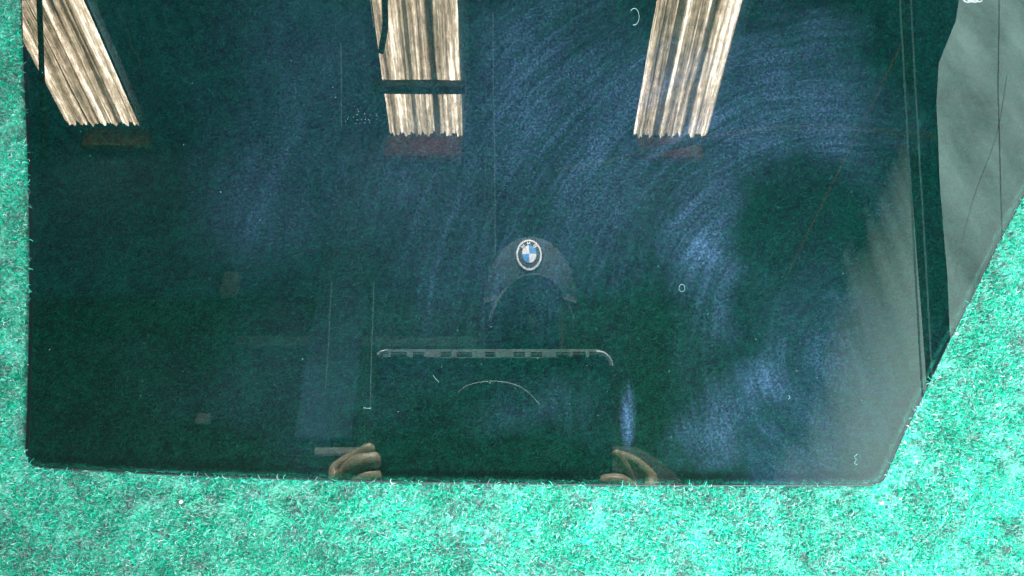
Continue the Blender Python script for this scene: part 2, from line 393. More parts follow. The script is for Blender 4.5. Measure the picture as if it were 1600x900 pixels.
# dark bar across the middle strip
a, b = RZ(586, 136, ROOF - .12), RZ(726, 139, ROOF - .12)
bm = box(bmesh.new(), (a.x, a.y - 0.045, ROOF - .17), (b.x, a.y + 0.045, ROOF - .07), bev=0.008)
tag(obj('roof_bar', bm, M_black), 'dark steel bar crossing under the middle skylight', 'beam')
# loose cable in front of the middle strip, rod in front of the left strip
bm = tube(bmesh.new(), smoothpath([RZ(x, y, ROOF - .1 - .02 * i) for i, (x, y) in enumerate([(603, -60), (602, 10), (602, 45), (596, 82)])], 8), 0.028)
tag(obj('hanging_cable', bm, M_black), 'black cable dangling over the left side of the middle skylight', 'cable')
o1, d1 = RW(61, -30); o2, d2 = RW(70, 250)
bm = tube(bmesh.new(), [o1 + d1 * 6.2, (o1 + d1 * 6.2) * .5 + (o2 + d2 * 6.0) * .5 + Vector((0, 0, 0.005)), o2 + d2 * 6.0], 0.019)
tag(obj('hanging_rod', bm, M_black), 'thin black rod hanging in front of the left skylight', 'rod')
o_, d_ = RW(0, 0)
def onway(px, py, dist):
    o, d = RW(px, py); return o + d.normalized() * dist
pts = [(870, 268), (930, 258), (1010, 238), (1090, 220), (1180, 206), (1280, 201), (1380, 207), (1462, 214)]
bm = tube(bmesh.new(), smoothpath([onway(x, y, 5.4) for x, y in pts], 8), 0.022)
tag(obj('sagging_cable', bm, M_black), 'thin dark cable sagging across the hall, mirrored right of the middle', 'cable')

# wall pieces right under the skylight ends
def wall_box(name, x0, y0, x1, y1, m, label, cat, depth=0.08, group=None, yb=None):
    yy = (YB if yb is None else yb)
    a, b = RY(x0, y0, yy), RY(x1, y1, yy)
    bm = box(bmesh.new(), (min(a.x, b.x), yy - 0.03, min(a.z, b.z)), (max(a.x, b.x), yy - 0.03 + depth, max(a.z, b.z)), bev=0.006)
    return tag(obj(name, bm, m), label, cat, group)
wall_box('lintel_board', 605, 217, 722, 250, M_red, 'rust red board on the wall below the middle skylight', 'board')
wall_box('lintel_board', 995, 220, 1098, 252, M_red, 'rust red board on the wall below the right skylight', 'board')
wall_box('lintel_board', 142, 202, 236, 234, M_brown, 'brown board on the wall below the left skylight', 'board')
wall_box('wall_rail', 372, 530, 745, 546, simple('green_grey_rail', (0.05, 0.14, 0.12), (0.09, 0.2, 0.17), 4, 0.7), 'long pale green rail along the wall left of the cap', 'rail')
wall_box('wall_plate', 353, 430, 370, 464, M_plate, 'small upright pale plate on the wall, left of the tablet', 'plate')
wall_box('wall_plate', 311, 650, 330, 665, M_plate, 'small square pale plate low on the wall', 'plate')
wall_box('paper_strip', 494, 703, 610, 713, M_paper, 'narrow white strip on the wall behind the left hand', 'strip')
wall_box('wall_panel', -300, 470, 1180, 800, M_dim, 'dark green lower panel of the hall wall', 'panel', depth=0.04)
M_pil = simple('pale_blue_wall_post', (0.03, 0.09, 0.14), (0.06, 0.15, 0.22), 2, 0.8, stretch=(1, 1, .2))
for x0, x1, y1, lab in [(508, 584, 690, 'broad pale blue wall post mirrored left of the tablet'), 
                        (756, 775, 545, 'narrow pale blue wall post mirrored just left of the cap')]:
    a, b = RY((x0 + x1) / 2, 217, YB), RY((x0 + x1) / 2, y1, YB); hw2 = (RY(x1, 400, YB).x - RY(x0, 400, YB).x) / 2; cx2 = RY((x0 + x1) / 2, 400, YB).x
    bm = box(bmesh.new(), (cx2 - hw2, YB - .03, b.z), (cx2 + hw2, YB + .065, a.z), bev=.008)
    tag(obj('wall_post', bm, M_pil), lab, 'post', 'posts on the hall wall')
# conduits on the wall
def conduit(x0, y0, x1, y1, r, label, m=M_faint):
    a, b = onway(x0, y0, 5.0), onway(x1, y1, 5.0)
    bm = tube(bmesh.new(), [a, (a + b) / 2, b], r)
    tag(obj('conduit', bm, m), label, 'pipe', 'thin vertical conduits in the hall')
conduit(533, 68, 534, 200, 0.004, 'short thin bright conduit left of the middle skylight')
conduit(770, 20, 774, 395, 0.003, 'long thin conduit ending above the cap')
conduit(585, 440, 578, 640, 0.0032, 'thin conduit just left of the tablet')
conduit(519, 440, 509, 610, 0.003, 'thin conduit second to the left of the tablet')
conduit(1404, -20, 1440, 620, 0.005, 'leftmost of three slim pipes beside the bright curtain', M_faint)
conduit(1412, -20, 1449, 620, 0.005, 'middle one of three slim pipes beside the bright curtain', M_black)
conduit(1421, -20, 1457, 620, 0.005, 'rightmost of three slim pipes beside the bright curtain', M_faint)
conduit(1408, 70, 1230, 430, 0.007, 'slanting reddish brace left of the slim pipes', M_brace)

# daylit sheets to the right
CUX = [(p.x, p.z) for p in (RY(1400, 225, YB + .7), RY(1195, 760, YB + .7))]
M_day2 = curtain_mat()
def sheet(name, poly, dist_y, m, label, cat, thick=0.02):
    bm = bmesh.new()
    P = [RY(x, y, dist_y) for x, y in poly]
    A = [bm.verts.new(p) for p in P]; B = [bm.verts.new(p + Vector((0, -thick, 0))) for p in P]
    bm.faces.new(A); bm.faces.new(B[::-1])
    for i in range(len(P)): bm.faces.new((A[i], B[i], B[(i + 1) % len(P)], A[(i + 1) % len(P)]))
    bmesh.ops.recalc_face_normals(bm, faces=bm.faces[:])
    # keep the object origin on the sheet so its texture follows its own axes
    return tag(obj(name, bm, m), label, cat)
sheet('daylit_sheet', [(1507, -60), (1494, 30), (1468, 96), (1465, 160), (1471, 300), (1481, 430), (1489, 600), (1492, 760), (1760, 760), (1760, -60)],
      -3.55, M_day, 'bright translucent plastic sheet mirrored at the right edge of the pane', 'plastic sheet')
sheet('strip_curtain', [(1412, 195), (1398, 235), (1365, 298), (1335, 350), (1312, 410), (1285, 500), (1230, 620), (1190, 780), (1470, 780), (1447, 600), (1432, 400), (1420, 250)],
      YB + 0.7, M_day2, 'streaky daylit strip curtain mirrored left of the slim pipes', 'curtain')
pts = [(1572, 120), (1560, 190), (1548, 235), (1520, 310), (1497, 398), (1490, 440)]
bm = tube(bmesh.new(), smoothpath([RY(x, y, -3.5) for x, y in pts], 6), 0.0018)
tag(obj('loose_string', bm, M_white), 'thin dark string slanting across the bright plastic sheet', 'string')
bm = tube(bmesh.new(), smoothpath([RY(x, y, -3.5) for x, y in [(1561, -30), (1558, 120), (1560, 230), (1566, 420)]], 6), 0.004)
tag(obj('sheet_seam', bm, simple('grey_seam', (.8, .85, .9), (.9, .9, .95), 5)), 'broad greyish seam down the bright plastic sheet', 'seam')

# four-ring sign at the top right
rp = empty('ring_sign', RY(1517, -3, -3.5), 'sign of four interlocked pale rings at the top right', 'sign')
sc = (RY(1518, 0, -3.5) - RY(1517, 0, -3.5)).length
for i in range(4):
    c = RY(1508.5 + i * 6.0, -1, -3.5)
    bm = tube(bmesh.new(), [c + Vector((math.cos(t) * 5.2 * sc, 0.004 * (i % 2), math.sin(t) * 8.5 * sc)) for t in [2 * PI * j / 36 for j in range(36)]], 1.0 * sc, 6, closed=True)
    obj('ring', bm, M_ring, rp, smooth=True)

# ================================================================== THE PHOTOGRAPHER
def skin_body(name, nodes, edges, mat, parent, sub=2):
    me = bpy.data.meshes.new(name)
    names = list(nodes); idx = {k: i for i, k in enumerate(names)}
    me.from_pydata([tuple(nodes[k][0]) for k in names], [(idx[a], idx[b]) for a, b in edges], [])
    o = bpy.data.objects.new('tmp_' + name, me); COL.objects.link(o)
    o.modifiers.new('Skin', 'SKIN')
    for k in names:
        sv = me.skin_vertices[0].data[idx[k]]
        r = nodes[k][1]; sv.radius = (r, r) if not isinstance(r, tuple) else r
        sv.use_root = (k == names[0])
    s = o.modifiers.new('Sub', 'SUBSURF'); s.levels = sub; s.render_levels = sub
    dg = bpy.context.evaluated_depsgraph_get(); dg.update()
    nm = bpy.data.meshes.new_from_object(o.evaluated_get(dg), depsgraph=dg)
    bpy.data.objects.remove(o, do_unlink=True)
    nm.materials.clear(); nm.materials.append(mat)
    for p in nm.polygons: p.use_smooth = True
    nm.name = name
    ob = bpy.data.objects.new(name, nm); COL.objects.link(ob)
    if parent:
        ob.parent = parent; ob.matrix_parent_inverse = Matrix.Translation(parent.location).inverted()
    return ob

HC = RN(832, 478, 0.93)               # head centre, pane frame
def Hh(u, v, n): return W(HC.x + u, HC.y + v, HC.z + n)
hw = Hh(0, 0, 0)
person_root = empty('person', (hw.x, hw.y - 0.10, 0), 'photographer in a dark jacket and badged cap leaning over a tablet, mirrored in the pane', 'person')
nt = DC + 0.006
px_m = 1.04 / FPX
def T(px, py, dn=0.0):                # on the tablet's front, photo pixels, dn toward the glass
    p = RN(px, py, nt - dn); return W(p)
zc = hw.z
sh = Vector((hw.x, hw.y - 0.05, zc - 0.27))
def at(dx, dy, dz): return Vector((hw.x + dx, hw.y + dy, dz))
nodes = {
 'pelvis': (at(0, -0.26, .95), (.15, .11)), 'waist': (at(0, -0.22, 1.12), (.14, .10)), 'chest': (at(0, -0.13, 1.32), (.16, .11)),
 'neckb': (at(0, -0.07, zc - 0.21), .07), 'neck': (Hh(0, -.115, .045), .052), 'head': (Hh(0, -.02, .015), (.072, .088)), 'top': (Hh(0, .055, .012), (.064, .075)),
 'chin': (Hh(0, -.085, -.045), (.03, .026)), 'nose': (Hh(0, -.030, -.085), (.012, .014)),
 'shL': (at(-.17, -.08, zc - .27), .06), 'shR': (at(.17, -.08, zc - .27), .06),
 'elL': (at(-.27, .02, 1.12), .045), 'elR': (at(.25, .02, 1.12), .045),
 'wrL': (T(505, 868, -.012), (.028, .022)), 'wrR': (T(1045, 868, -.012), (.028, .022)),
 'hipL': (at(-.10, -.25, .88), .095), 'hipR': (at(.10, -.25, .88), .095), 'knL': (at(-.12, -.20, .48), .062), 'knR': (at(.12, -.20, .48), .062),
 'anL': (at(-.13, -.24, .09), .043), 'anR': (at(.13, -.24, .09), .043), 'toL': (at(-.14, -.08, .04), .035), 'toR': (at(.14, -.08, .04), .035),
 'paL': (T(545, 800, .003), (.032, .016)), 'paR': (T(1008, 832, .003), (.032, .016)),
}
E = [('pelvis', 'waist'), ('waist', 'chest'), ('chest', 'neckb'), ('neckb', 'neck'), ('neck', 'head'), ('head', 'top'), ('head', 'chin'), ('head', 'nose'),
     ('chest', 'shL'), ('chest', 'shR'), ('shL', 'elL'), ('shR', 'elR'), ('elL', 'wrL'), ('elR', 'wrR'), ('wrL', 'paL'), ('wrR', 'paR'),
     ('pelvis', 'hipL'), ('pelvis', 'hipR'), ('hipL', 'knL'), ('hipR', 'knR'), ('knL', 'anL'), ('knR', 'anR'), ('anL', 'toL'), ('anR', 'toR')]
fing = {
 'L1': ('paL', [(552, 728, .004, .0110), (568, 710, .010, .0104), (587, 694, .010, .0088)]),
 'L2': ('paL', [(536, 747, .010, .0130), (562, 723, .017, .0138), (598, 717, .012, .0102)]),
 'L3': ('paL', [(543, 768, .012, .0130), (566, 747, .019, .0140), (599, 743, .012, .0104)]),
 'L4': ('paL', [(540, 775, .012, .0080), (568, 760, .017, .0076), (598, 760, .012, .0064)]),
 'L5': ('paL', [(520, 735, -.024, .0095), (552, 715, -.026, .0088), (580, 702, -.024, .0078)]),
 'R1': ('paR', [(991, 768, .006, .0066), (977, 730, .013, .0062), (957, 702, .011, .0070)]),
 'R2': ('paR', [(992, 768, .013, .0100), (966, 750, .018, .0105), (934, 752, .012, .0085)]),
 'R3': ('paR', [(988, 786, .013, .0085), (962, 768, .018, .0085), (926, 768, .012, .0068)]),
 'R4': ('paR', [(990, 806, .012, .0078), (964, 792, .016, .0076), (934, 790, .012, .0062)]),
 'R5': ('paR', [(1018, 745, -.024, .0095), (990, 722, -.026, .0088), (962, 710, -.024, .0078)]),
}
for k, (root, pts) in fing.items():
    prev = root
    for i, (x, y, dn, r) in enumerate(pts):
        nm = k + str(i); nodes[nm] = (T(x, y, dn), r); E.append((prev, nm)); prev = nm
body = skin_body('body', nodes, E, M_skin, person_root)
# clothing: the same figure a little larger
def grow(keys, extra, g=0.014):
    d = {}
    for k in keys:
        p, r = nodes[k]; d[k] = (p, tuple(q + g for q in r) if isinstance(r, tuple) else r + g)
    d.update(extra); return d
cuL = nodes['elL'][0].lerp(nodes['wrL'][0], .82); cuR = nodes['elR'][0].lerp(nodes['wrR'][0], .82)
jk = grow(['chest', 'waist', 'neckb', 'shL', 'shR', 'elL', 'elR'], {'hem': (at(0, -.25, .90), (.18, .14)), 'cuL': (cuL, .045), 'cuR': (cuR, .045)}, .02)
skin_body('jacket', jk, [('chest', 'waist'), ('waist', 'hem'), ('chest', 'neckb'), ('chest', 'shL'), ('chest', 'shR'), ('shL', 'elL'), ('shR', 'elR'), ('elL', 'cuL'), ('elR', 'cuR')], M_cloth, person_root)
tr = grow(['pelvis', 'hipL', 'hipR', 'knL', 'knR', 'anL', 'anR'], {}, .016)
skin_body('trousers', tr, [('pelvis', 'hipL'), ('pelvis', 'hipR'), ('hipL', 'knL'), ('hipR', 'knR'), ('knL', 'anL'), ('knR', 'anR')], M_denim, person_root)
for sg in (-1, 1):
    bm = tube(bmesh.new(), [at(sg * .13, -.28, .045), at(sg * .135, -.18, .05), at(sg * .14, -.06, .035), at(sg * .14, -.02, .03)], [.045, .052, .045, .02], 12)
    obj('shoe', bm, M_black, person_root, smooth=True)
# cap > badge
CR = Vector((.080, .112, .105)); CC = HC + Vector((-.004, .008, .012))
def crown(th, ph, off=0.0):           # th from top (v axis), ph around
    return W(CC.x + (CR.x + off) * math.sin(th) * math.sin(ph), CC.y + (CR.y + off) * math.cos(th), CC.z - (CR.z + off) * math.sin(th) * math.cos(ph))
bm = bmesh.new()
ctop = [[bm.verts.new(crown(PI * .52 * i / 16 + .001, 2 * PI * j / 40, o)) for j in range(40)] for i in range(17) for o in (0,)]
for i in range(16):
    for j in range(40): bm.faces.new((ctop[i][j], ctop[i + 1][j], ctop[i + 1][(j + 1) % 40], ctop[i][(j + 1) % 40]))
bm.faces.new(ctop[0])
bmesh.ops.solidify(bm, geom=bm.faces[:], thickness=0.002)
cap = obj('cap', bm, M_cap, person_root, smooth=True)
# visor: arched plate from the crown's rim forward
bm = bmesh.new(); top, bot = [], []
for i in range(25):
    a = -1 + 2 * i / 24; ph = a * 1.15
    rowt, rowb = [], []
    for q in range(7):
        t = q / 6; wd = .078
        u_ = CC.x + wd * math.sin(ph) * (1 - .06 * t)
        base_v = CC.y + .026 - .060 * a * a
        v_ = base_v - .010 * t + .004 * (1 - a * a) * t
        n_ = CC.z - CR.z * .97 * math.cos(ph * .9) - .078 * t * (1 - a * a * .6)
        rowt.append(bm.verts.new(W(u_, v_, n_))); rowb.append(bm.verts.new(W(u_, v_ - .003, n_)))
    top.append(rowt); bot.append(rowb)
for i in range(24):
    for q in range(6):
        bm.faces.new((top[i][q], top[i + 1][q], top[i + 1][q + 1], top[i][q + 1]))
        f = bm.faces.new((bot[i][q], bot[i][q + 1], bot[i + 1][q + 1], bot[i + 1][q])); f.material_index = 1
    bm.faces.new((top[i][6], top[i + 1][6], bot[i + 1][6], bot[i][6]))
obj('visor', bm, [M_cap, M_capu], cap, smooth=True)
# added dark shell standing in for shade on the lower face, right cheek bare
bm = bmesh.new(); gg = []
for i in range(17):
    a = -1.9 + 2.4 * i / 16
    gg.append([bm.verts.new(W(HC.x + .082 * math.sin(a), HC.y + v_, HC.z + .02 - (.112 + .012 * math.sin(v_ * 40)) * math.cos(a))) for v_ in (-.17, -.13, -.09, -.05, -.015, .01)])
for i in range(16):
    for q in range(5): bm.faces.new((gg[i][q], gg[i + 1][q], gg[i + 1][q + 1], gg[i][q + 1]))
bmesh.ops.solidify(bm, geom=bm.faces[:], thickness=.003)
obj('face_shade', bm, M_cloth, person_root, smooth=True)
# round badge laid on the crown's front
BC = RN(826, 401, CC.z - .07) - CC
def on_crown(x, y, off):              # badge plane coordinates -> surface of the crown
    u_, v_ = BC.x + x, BC.y + y
    q = max(0.02, 1 - (u_ / CR.x) ** 2 - (v_ / CR.y) ** 2)
    return W(CC.x + u_, CC.y + v_, CC.z - CR.z * math.sqrt(q) - off)
BW, BH = .0200, .0290
def disc(r0, r1, off, a0=0, a1=2 * PI, rings=4, seg=48):
    bm = bmesh.new(); n = max(4, int(seg * (a1 - a0) / (2 * PI))); g = []
    for i in range(rings + 1):
        r = r0 + (r1 - r0) * i / rings
        g.append([bm.verts.new(on_crown(BW * r * math.cos(a0 + (a1 - a0) * j / n), BH * r * math.sin(a0 + (a1 - a0) * j / n), off)) for j in range(n + 1)])
    for i in range(rings):
        for j in range(n):
            bm.faces.new((g[i][j], g[i + 1][j], g[i + 1][j + 1], g[i][j + 1]))
    bmesh.ops.remove_doubles(bm, verts=bm.verts[:], dist=1e-6)
    bmesh.ops.solidify(bm, geom=bm.faces[:], thickness=0.0006)
    return bm
badge = obj('badge', disc(0.001, .97, .0020), M_badge, cap)
def sub(name, bm, m):
    o = obj(name, bm, m, badge); return o
# parts deeper than badge are kept in its own mesh materials: join ring, quarters and letters into one emblem mesh
emb = bpy.data.meshes.new('emblem')
parts = [(disc(.90, 1.03, .0030), 0)]
for q, mi in ((0, 1), (1, 0), (2, 1), (3, 0)):
    parts.append((disc(.001, .58, .0030, q * PI / 2, (q + 1) * PI / 2), mi))
LET = {'B': [[(-.4, -.5), (-.4, .5), (.2, .5), (.38, .25), (.2, 0), (-.4, 0)], [(.2, 0), (.42, -.25), (.2, -.5), (-.4, -.5)]],
       'M': [[(-.5, -.5), (-.42, .5), (0, -.3), (.42, .5), (.5, -.5)]],
       'W': [[(-.6, .5), (-.32, -.5), (0, .4), (.32, -.5), (.6, .5)]]}
# the photo shows the badge mirrored: worn, it reads the right way round for someone facing the wearer
for ch, ang in (('B', 42), ('M', 0), ('W', -42)):
    ang = math.radians(ang)
    bm = bmesh.new(); r = .745; s = .22
    for line in LET[ch]:
        for i in range(len(line) - 1):
            p, q = Vector(line[i]), Vector(line[i + 1]); d = (q - p).normalized(); nn = Vector((-d.y, d.x)) * .11
            quad = []
            for z in (p + nn - d * .06, q + nn + d * .06, q - nn + d * .06, p - nn - d * .06):
                lx, ly = z.x * s, z.y * s + r
                rx = lx * math.cos(ang) - ly * math.sin(ang); ry = lx * math.sin(ang) + ly * math.cos(ang)
                # facing the glass, the wearer's left is +u: mirror x so that the word reads properly head-on
                quad.append(bm.verts.new(on_crown(-rx * BW * -1 * -1, ry * BH, .0032)))
            bm.faces.new(quad)
    parts.append((bm, 0))
big = bmesh.new()
for b_, mi in parts:
    tmp = bpy.data.meshes.new('t'); 
    for f in b_.faces: f.material_index = mi
    b_.to_mesh(tmp); b_.free(); big.from_mesh(tmp); bpy.data.meshes.remove(tmp)
sub('emblem', big, [M_white, M_blue])

# tablet in a dark case
a = RN(588, 552, nt); b = RN(957, 772, nt)
tb = empty('tablet', W((a.x + b.x) / 2, b.y, nt), 'dark tablet in a vented case held up by two hands, mirrored low in the middle', 'tablet')
bm = box(bmesh.new(), (a.x, b.y, nt), (b.x, a.y, nt + .012), bev=.004); obj('case', bm, M_case, tb, matrix=MG)
# vented rim along the top
def rb(x0, y0, x1, y1, n0=.0035, n1=.0005):
    p, q = RN(x0, y0, nt), RN(x1, y1, nt); return (p.x, q.y, nt - n0), (q.x, p.y, nt - n1)
bm = bmesh.new()
box(bm, *rb(604, 546.5, 936, 551)); box(bm, *rb(680, 558.5, 870, 560.2, .003))
xs = [(600, 612), (637, 646), (664, 690), (706, 714), (738, 758), (774, 802), (820, 829), (846, 868), (888, 894), (914, 919), (934, 940)]
for x0, x1 in xs: box(bm, *rb(x0, 551, x1, 558.5))
tube(bm, smoothpath([RN(x, y, nt - .002) for x, y in [(930, 551), (943, 554), (951, 562), (954, 572)]], 6), .0028)
tube(bm, smoothpath([RN(x, y, nt - .002) for x, y in [(608, 549), (598, 551), (592, 556)]], 6), .0022)
obj('vented_rim', bm, M_trim, tb, matrix=MG)
bm = tube(bmesh.new(), smoothpath([RN(x, y, nt - .002) for x, y in [(716, 613), (735, 601), (770, 596), (800, 600), (822, 611), (843, 632)]], 8), .0005)
obj('ring_mark', bm, M_trim, tb, matrix=MG)
bm = tube(bmesh.new(), [(0.006 * math.cos(t), .006 * math.sin(t), nt - .0008) for t in [2 * PI * j / 24 for j in range(24)]], .0012, 6, closed=True)
obj('lens_ring', bm, M_black, tb, matrix=MG)

# ================================================================== CARPETED EASEL BOARD
CN = -0.0035                         # felt surface in the pane frame
bm = bmesh.new()
nu, nv = 90, 70
g = []
for j in range(nv + 1):
    row = []
    for i in range(nu + 1):
        u_ = -.75 + 1.5 * i / nu; v_ = -.42 + 1.05 * j / nv
        row.append(bm.verts.new((u_, v_, CN + .0004 * math.sin(u_ * 31 + v_ * 17) * math.sin(v_ * 43))))
    g.append(row)
for j in range(nv):
    for i in range(nu): bm.faces.new((g[j][i], g[j][i + 1], g[j + 1][i + 1], g[j + 1][i]))
carpet = obj('carpet', bm, M_carpet, matrix=MG, smooth=True)
tag(carpet, 'mottled turquoise green felt carpet on which the dark pane lies', 'carpet', kind='structure')
bm = box(bmesh.new(), (-.75, -.42, CN - .03), (.75, .63, CN - .002))
tag(obj('easel_board', bm, M_ply, matrix=MG), 'plywood board leaning back under the green carpet', 'board')

# pane outline (photo pixels), the top beyond the frame
base = [(29, -60), (32, 5), (35.5, 111), (40.5, 220), (44, 360), (43.5, 500), (41, 620), (38.5, 690), (38.5, 706), (42, 720), (52, 729), (75, 733), (130, 736), (250, 742.5), (400, 748), (600, 754), (800, 757.5), (1000, 760),
        (1200, 760.5), (1320, 760.5), (1355, 760), (1369, 758.5), (1379, 753), (1386, 743), (1411, 686), (1433, 641), (1456, 594), (1488, 528), (1520, 466), (1559, 386), (1600, 309), (1680, 155), (1785, -45), (1800, -80), (1780, -110),
        (1400, -130), (900, -140), (300, -135), (60, -120), (34, -95)]
outl = [G(x, y, .004) for x, y in base]
outl = smoothpath(outl, 6, closed=True)
def offset_poly(P, d):
    out = []; k = len(P)
    for i in range(k):
        t = (P[(i + 1) % k] - P[i - 1]).normalized(); nrm = Vector((t.y, -t.x, 0))      # outline runs counter-clockwise: outward
        out.append(P[i] + nrm * d)
    return out
area2 = sum(outl[i].x * outl[(i + 1) % len(outl)].y - outl[(i + 1) % len(outl)].x * outl[i].y for i in range(len(outl)))
sgn = 1 if area2 > 0 else -1
bm = bmesh.new()
lv = [(-.0009, .0040), (-.0003, .0037), (0, .0028), (0, .0012), (-.0003, .0003), (-.0009, 0.0)]
rings = []
for d, z in lv:
    P = offset_poly(outl, d * sgn); rings.append([bm.verts.new((p.x, p.y, z)) for p in P])
ft = bm.faces.new(rings[0] if sgn > 0 else rings[0][::-1]); ft.material_index = 0
fb = bm.faces.new(rings[-1][::-1] if sgn > 0 else rings[-1]); fb.material_index = 1
for i in range(len(lv) - 1):
    k = len(outl)
    for j in range(k):
        q = (rings[i][j], rings[i + 1][j], rings[i + 1][(j + 1) % k], rings[i][(j + 1) % k])
        f = bm.faces.new(q if sgn > 0 else q[::-1]); f.material_index = 2
pane = obj('window_pane', bm, [M_gf, M_gb, M_ge], matrix=MG)
tag(pane, 'dark tinted car window pane with wiped dust, leaning on green carpet', 'car window')

# ------------------------------------------------------------------ felt pile
def vnoise(x, y, cell, seed):
    r = np.random.default_rng(seed); n = 256; t = r.random((n, n))
    fx, fy = x / cell, y / cell; ix, iy = np.floor(fx).astype(int), np.floor(fy).astype(int)
    dx, dy = fx - ix, fy - iy; dx = dx * dx * (3 - 2 * dx); dy = dy * dy * (3 - 2 * dy)
    a = t[ix % n, iy % n]; b = t[(ix + 1) % n, iy % n]; c = t[ix % n, (iy + 1) % n]; d = t[(ix + 1) % n, (iy + 1) % n]
    return (a * (1 - dx) + b * dx) * (1 - dy) + (c * (1 - dx) + d * dx) * dy
poly = np.array([(p.x, p.y) for p in outl])
def inside(x, y):
    r = np.zeros(len(x), bool); k = len(poly)
    for i in range(k):
        x0, y0 = poly[i]; x1, y1 = poly[(i + 1) % k]
        if y0 == y1: continue
        c = ((y0 > y) != (y1 > y)) & (x < (x1 - x0) * (y - y0) / (y1 - y0) + x0); r ^= c
    return r
def edge_dist(x, y):
    best = np.full(len(x), 9.0); k = len(poly)
    for i in range(k):
        a = poly[i]; b = poly[(i + 1) % k]; d = b - a; L = (d * d).sum()
        if L < 1e-12: continue
        t = np.clip(((x - a[0]) * d[0] + (y - a[1]) * d[1]) / L, 0, 1)
        best = np.minimum(best, np.hypot(x - a[0] - t * d[0], y - a[1] - t * d[1]))
    return best
c0, c1 = G(-60, 960, 0), G(1660, -60, 0)
ua, ub = min(G(-60, -60).x, c0.x), max(G(1660, -60).x, G(1660, 960).x); va, vb = c0.y, c1.y
def cloud(n):
    return rng.uniform(ua, ub, n), rng.uniform(va, vb, n)
x, y = cloud(1150000); ins = inside(x, y)
keep = (~ins) | (rng.random(len(x)) < 0.45)
x, y, ins = x[keep], y[keep], ins[keep]
ed = edge_dist(x, y)
NF = len(x)
ang = rng.normal(0.35, 0.75, NF) + (vnoise(x, y, .02, 5) - .5) * 2.2
ang += np.where(rng.random(NF) < .5, PI, 0)
L = rng.uniform(.0016, .0050, NF); curl = rng.normal(0, 1.9, NF); wd = rng.uniform(.00007, .00017, NF)
hb = rng.random(NF)
h = np.where(ins, .0010 + .0014 * hb, .0011 + .0025 * hb * (.55 + .9 * vnoise(x, y, .012, 9)))
# none may pierce the pane: under it the pile is pressed flat
near = ed < .0055
h = np.where(near & ~ins, .0014 + .0026 * hb, h)
NP = 5
pts = np.zeros((NF, NP, 3)); a_ = ang.copy(); px_, py_ = x.copy(), y.copy()
for i in range(NP):
    t = i / (NP - 1)
    pts[:, i, 0] = px_; pts[:, i, 1] = py_
    pts[:, i, 2] = CN + h * np.sin(PI * (0.08 + .75 * t))
    px_ = px_ + np.cos(a_) * L / (NP - 1); py_ = py_ + np.sin(a_) * L / (NP - 1); a_ = a_ + curl / (NP - 1)
# a few of those beside the pane stand up and lick over its edge; the rest must stay outside
tipin = inside(pts[:, -1, 0], pts[:, -1, 1]) | inside(pts[:, 2, 0], pts[:, 2, 1])
cross = tipin & ~ins
lick = cross & (rng.random(NF) < .12)
drop = cross & ~lick
pts[lick, :, 2] = CN + .0045 + (rng.uniform(.0040, .0052, lick.sum())[:, None]) * np.array([.2, .8, 1.0, .95, .9])[None, :]
out2in = ins & ~inside(pts[:, -1, 0], pts[:, -1, 1])
pts[:, :, 2] = np.where((ins)[:, None], np.minimum(pts[:, :, 2], -.0004), pts[:, :, 2])
kk = ~drop
pts, ang, wd, x, y, ins, NF = pts[kk], ang[kk], wd[kk], x[kk], y[kk], ins[kk], int(kk.sum())
tan = np.gradient(pts, axis=1); sd = np.stack([-tan[:, :, 1], tan[:, :, 0], np.zeros_like(tan[:, :, 0])], -1)
sd /= np.maximum(np.linalg.norm(sd, axis=-1, keepdims=True), 1e-9)
taper = np.array([.7, 1, 1, .9, .35])[None, :, None]
tw = rng.normal(0, .6, NF)[:, None, None]
A = pts + sd * wd[:, None, None] * taper; B = pts - sd * wd[:, None, None] * taper
A[:, :, 2] += (wd[:, None] * np.sin(tw[:, :, 0])) * .8; B[:, :, 2] -= (wd[:, None] * np.sin(tw[:, :, 0])) * .8
ver = np.stack([A, B], 2).reshape(-1, 3).astype(np.float32)
basei = (np.arange(NF) * NP * 2)[:, None, None] + (np.arange(NP - 1) * 2)[None, :, None] + np.array([0, 1, 3, 2])[None, None, :]
faces = basei.reshape(-1).astype(np.int32); nf = NF * (NP - 1)
me = bpy.data.meshes.new('carpet_pile'); me.vertices.add(len(ver)); me.vertices.foreach_set('co', ver.ravel())
me.loops.add(nf * 4); me.loops.foreach_set('vertex_index', faces)
me.polygons.add(nf); me.polygons.foreach_set('loop_start', np.arange(nf, dtype=np.int32) * 4)
me.update(calc_edges=True)
pal = np.array([(.015, .54, .34), (.03, .68, .45), (.08, .76, .55), (.30, .80, .65), (.01, .32, .21), (.07, .12, .12), (.20, .27, .28), (.62, .74, .74), (.0, .34, .26)])
pp = np.array([.20, .19, .15, .09, .12, .06, .10, .03, .06])
mA = vnoise(x, y, .010, 21) * .42 + vnoise(x * 1.0 + y * .4, y * 1.6, .0032, 22) * .7
gz = np.clip((mA - .60) * 5, 0, 1)          # greyish clumps
lt = np.clip((vnoise(x, y, .018, 23) - .5) * 2, -1, 1)
ci = rng.choice(len(pal), NF, p=pp / pp.sum()); colr = pal[ci]
gsel = rng.random(NF) < gz * .72
alt = np.array([(.14, .22, .22), (.10, .18, .17), (.30, .37, .38), (.02, .28, .19)])[rng.integers(0, 4, NF)]
colr = np.where(gsel[:, None], alt, colr) * (1 + .22 * lt)[:, None] * rng.uniform(.8, 1.2, NF)[:, None]
mw = np.clip((vnoise(x, y, .004, 31) * .65 + vnoise(x, y, .012, 32) * .4 - .60) * 4, 0, 1)[:, None] * (~gsel)[:, None] * .42     # pale tufts
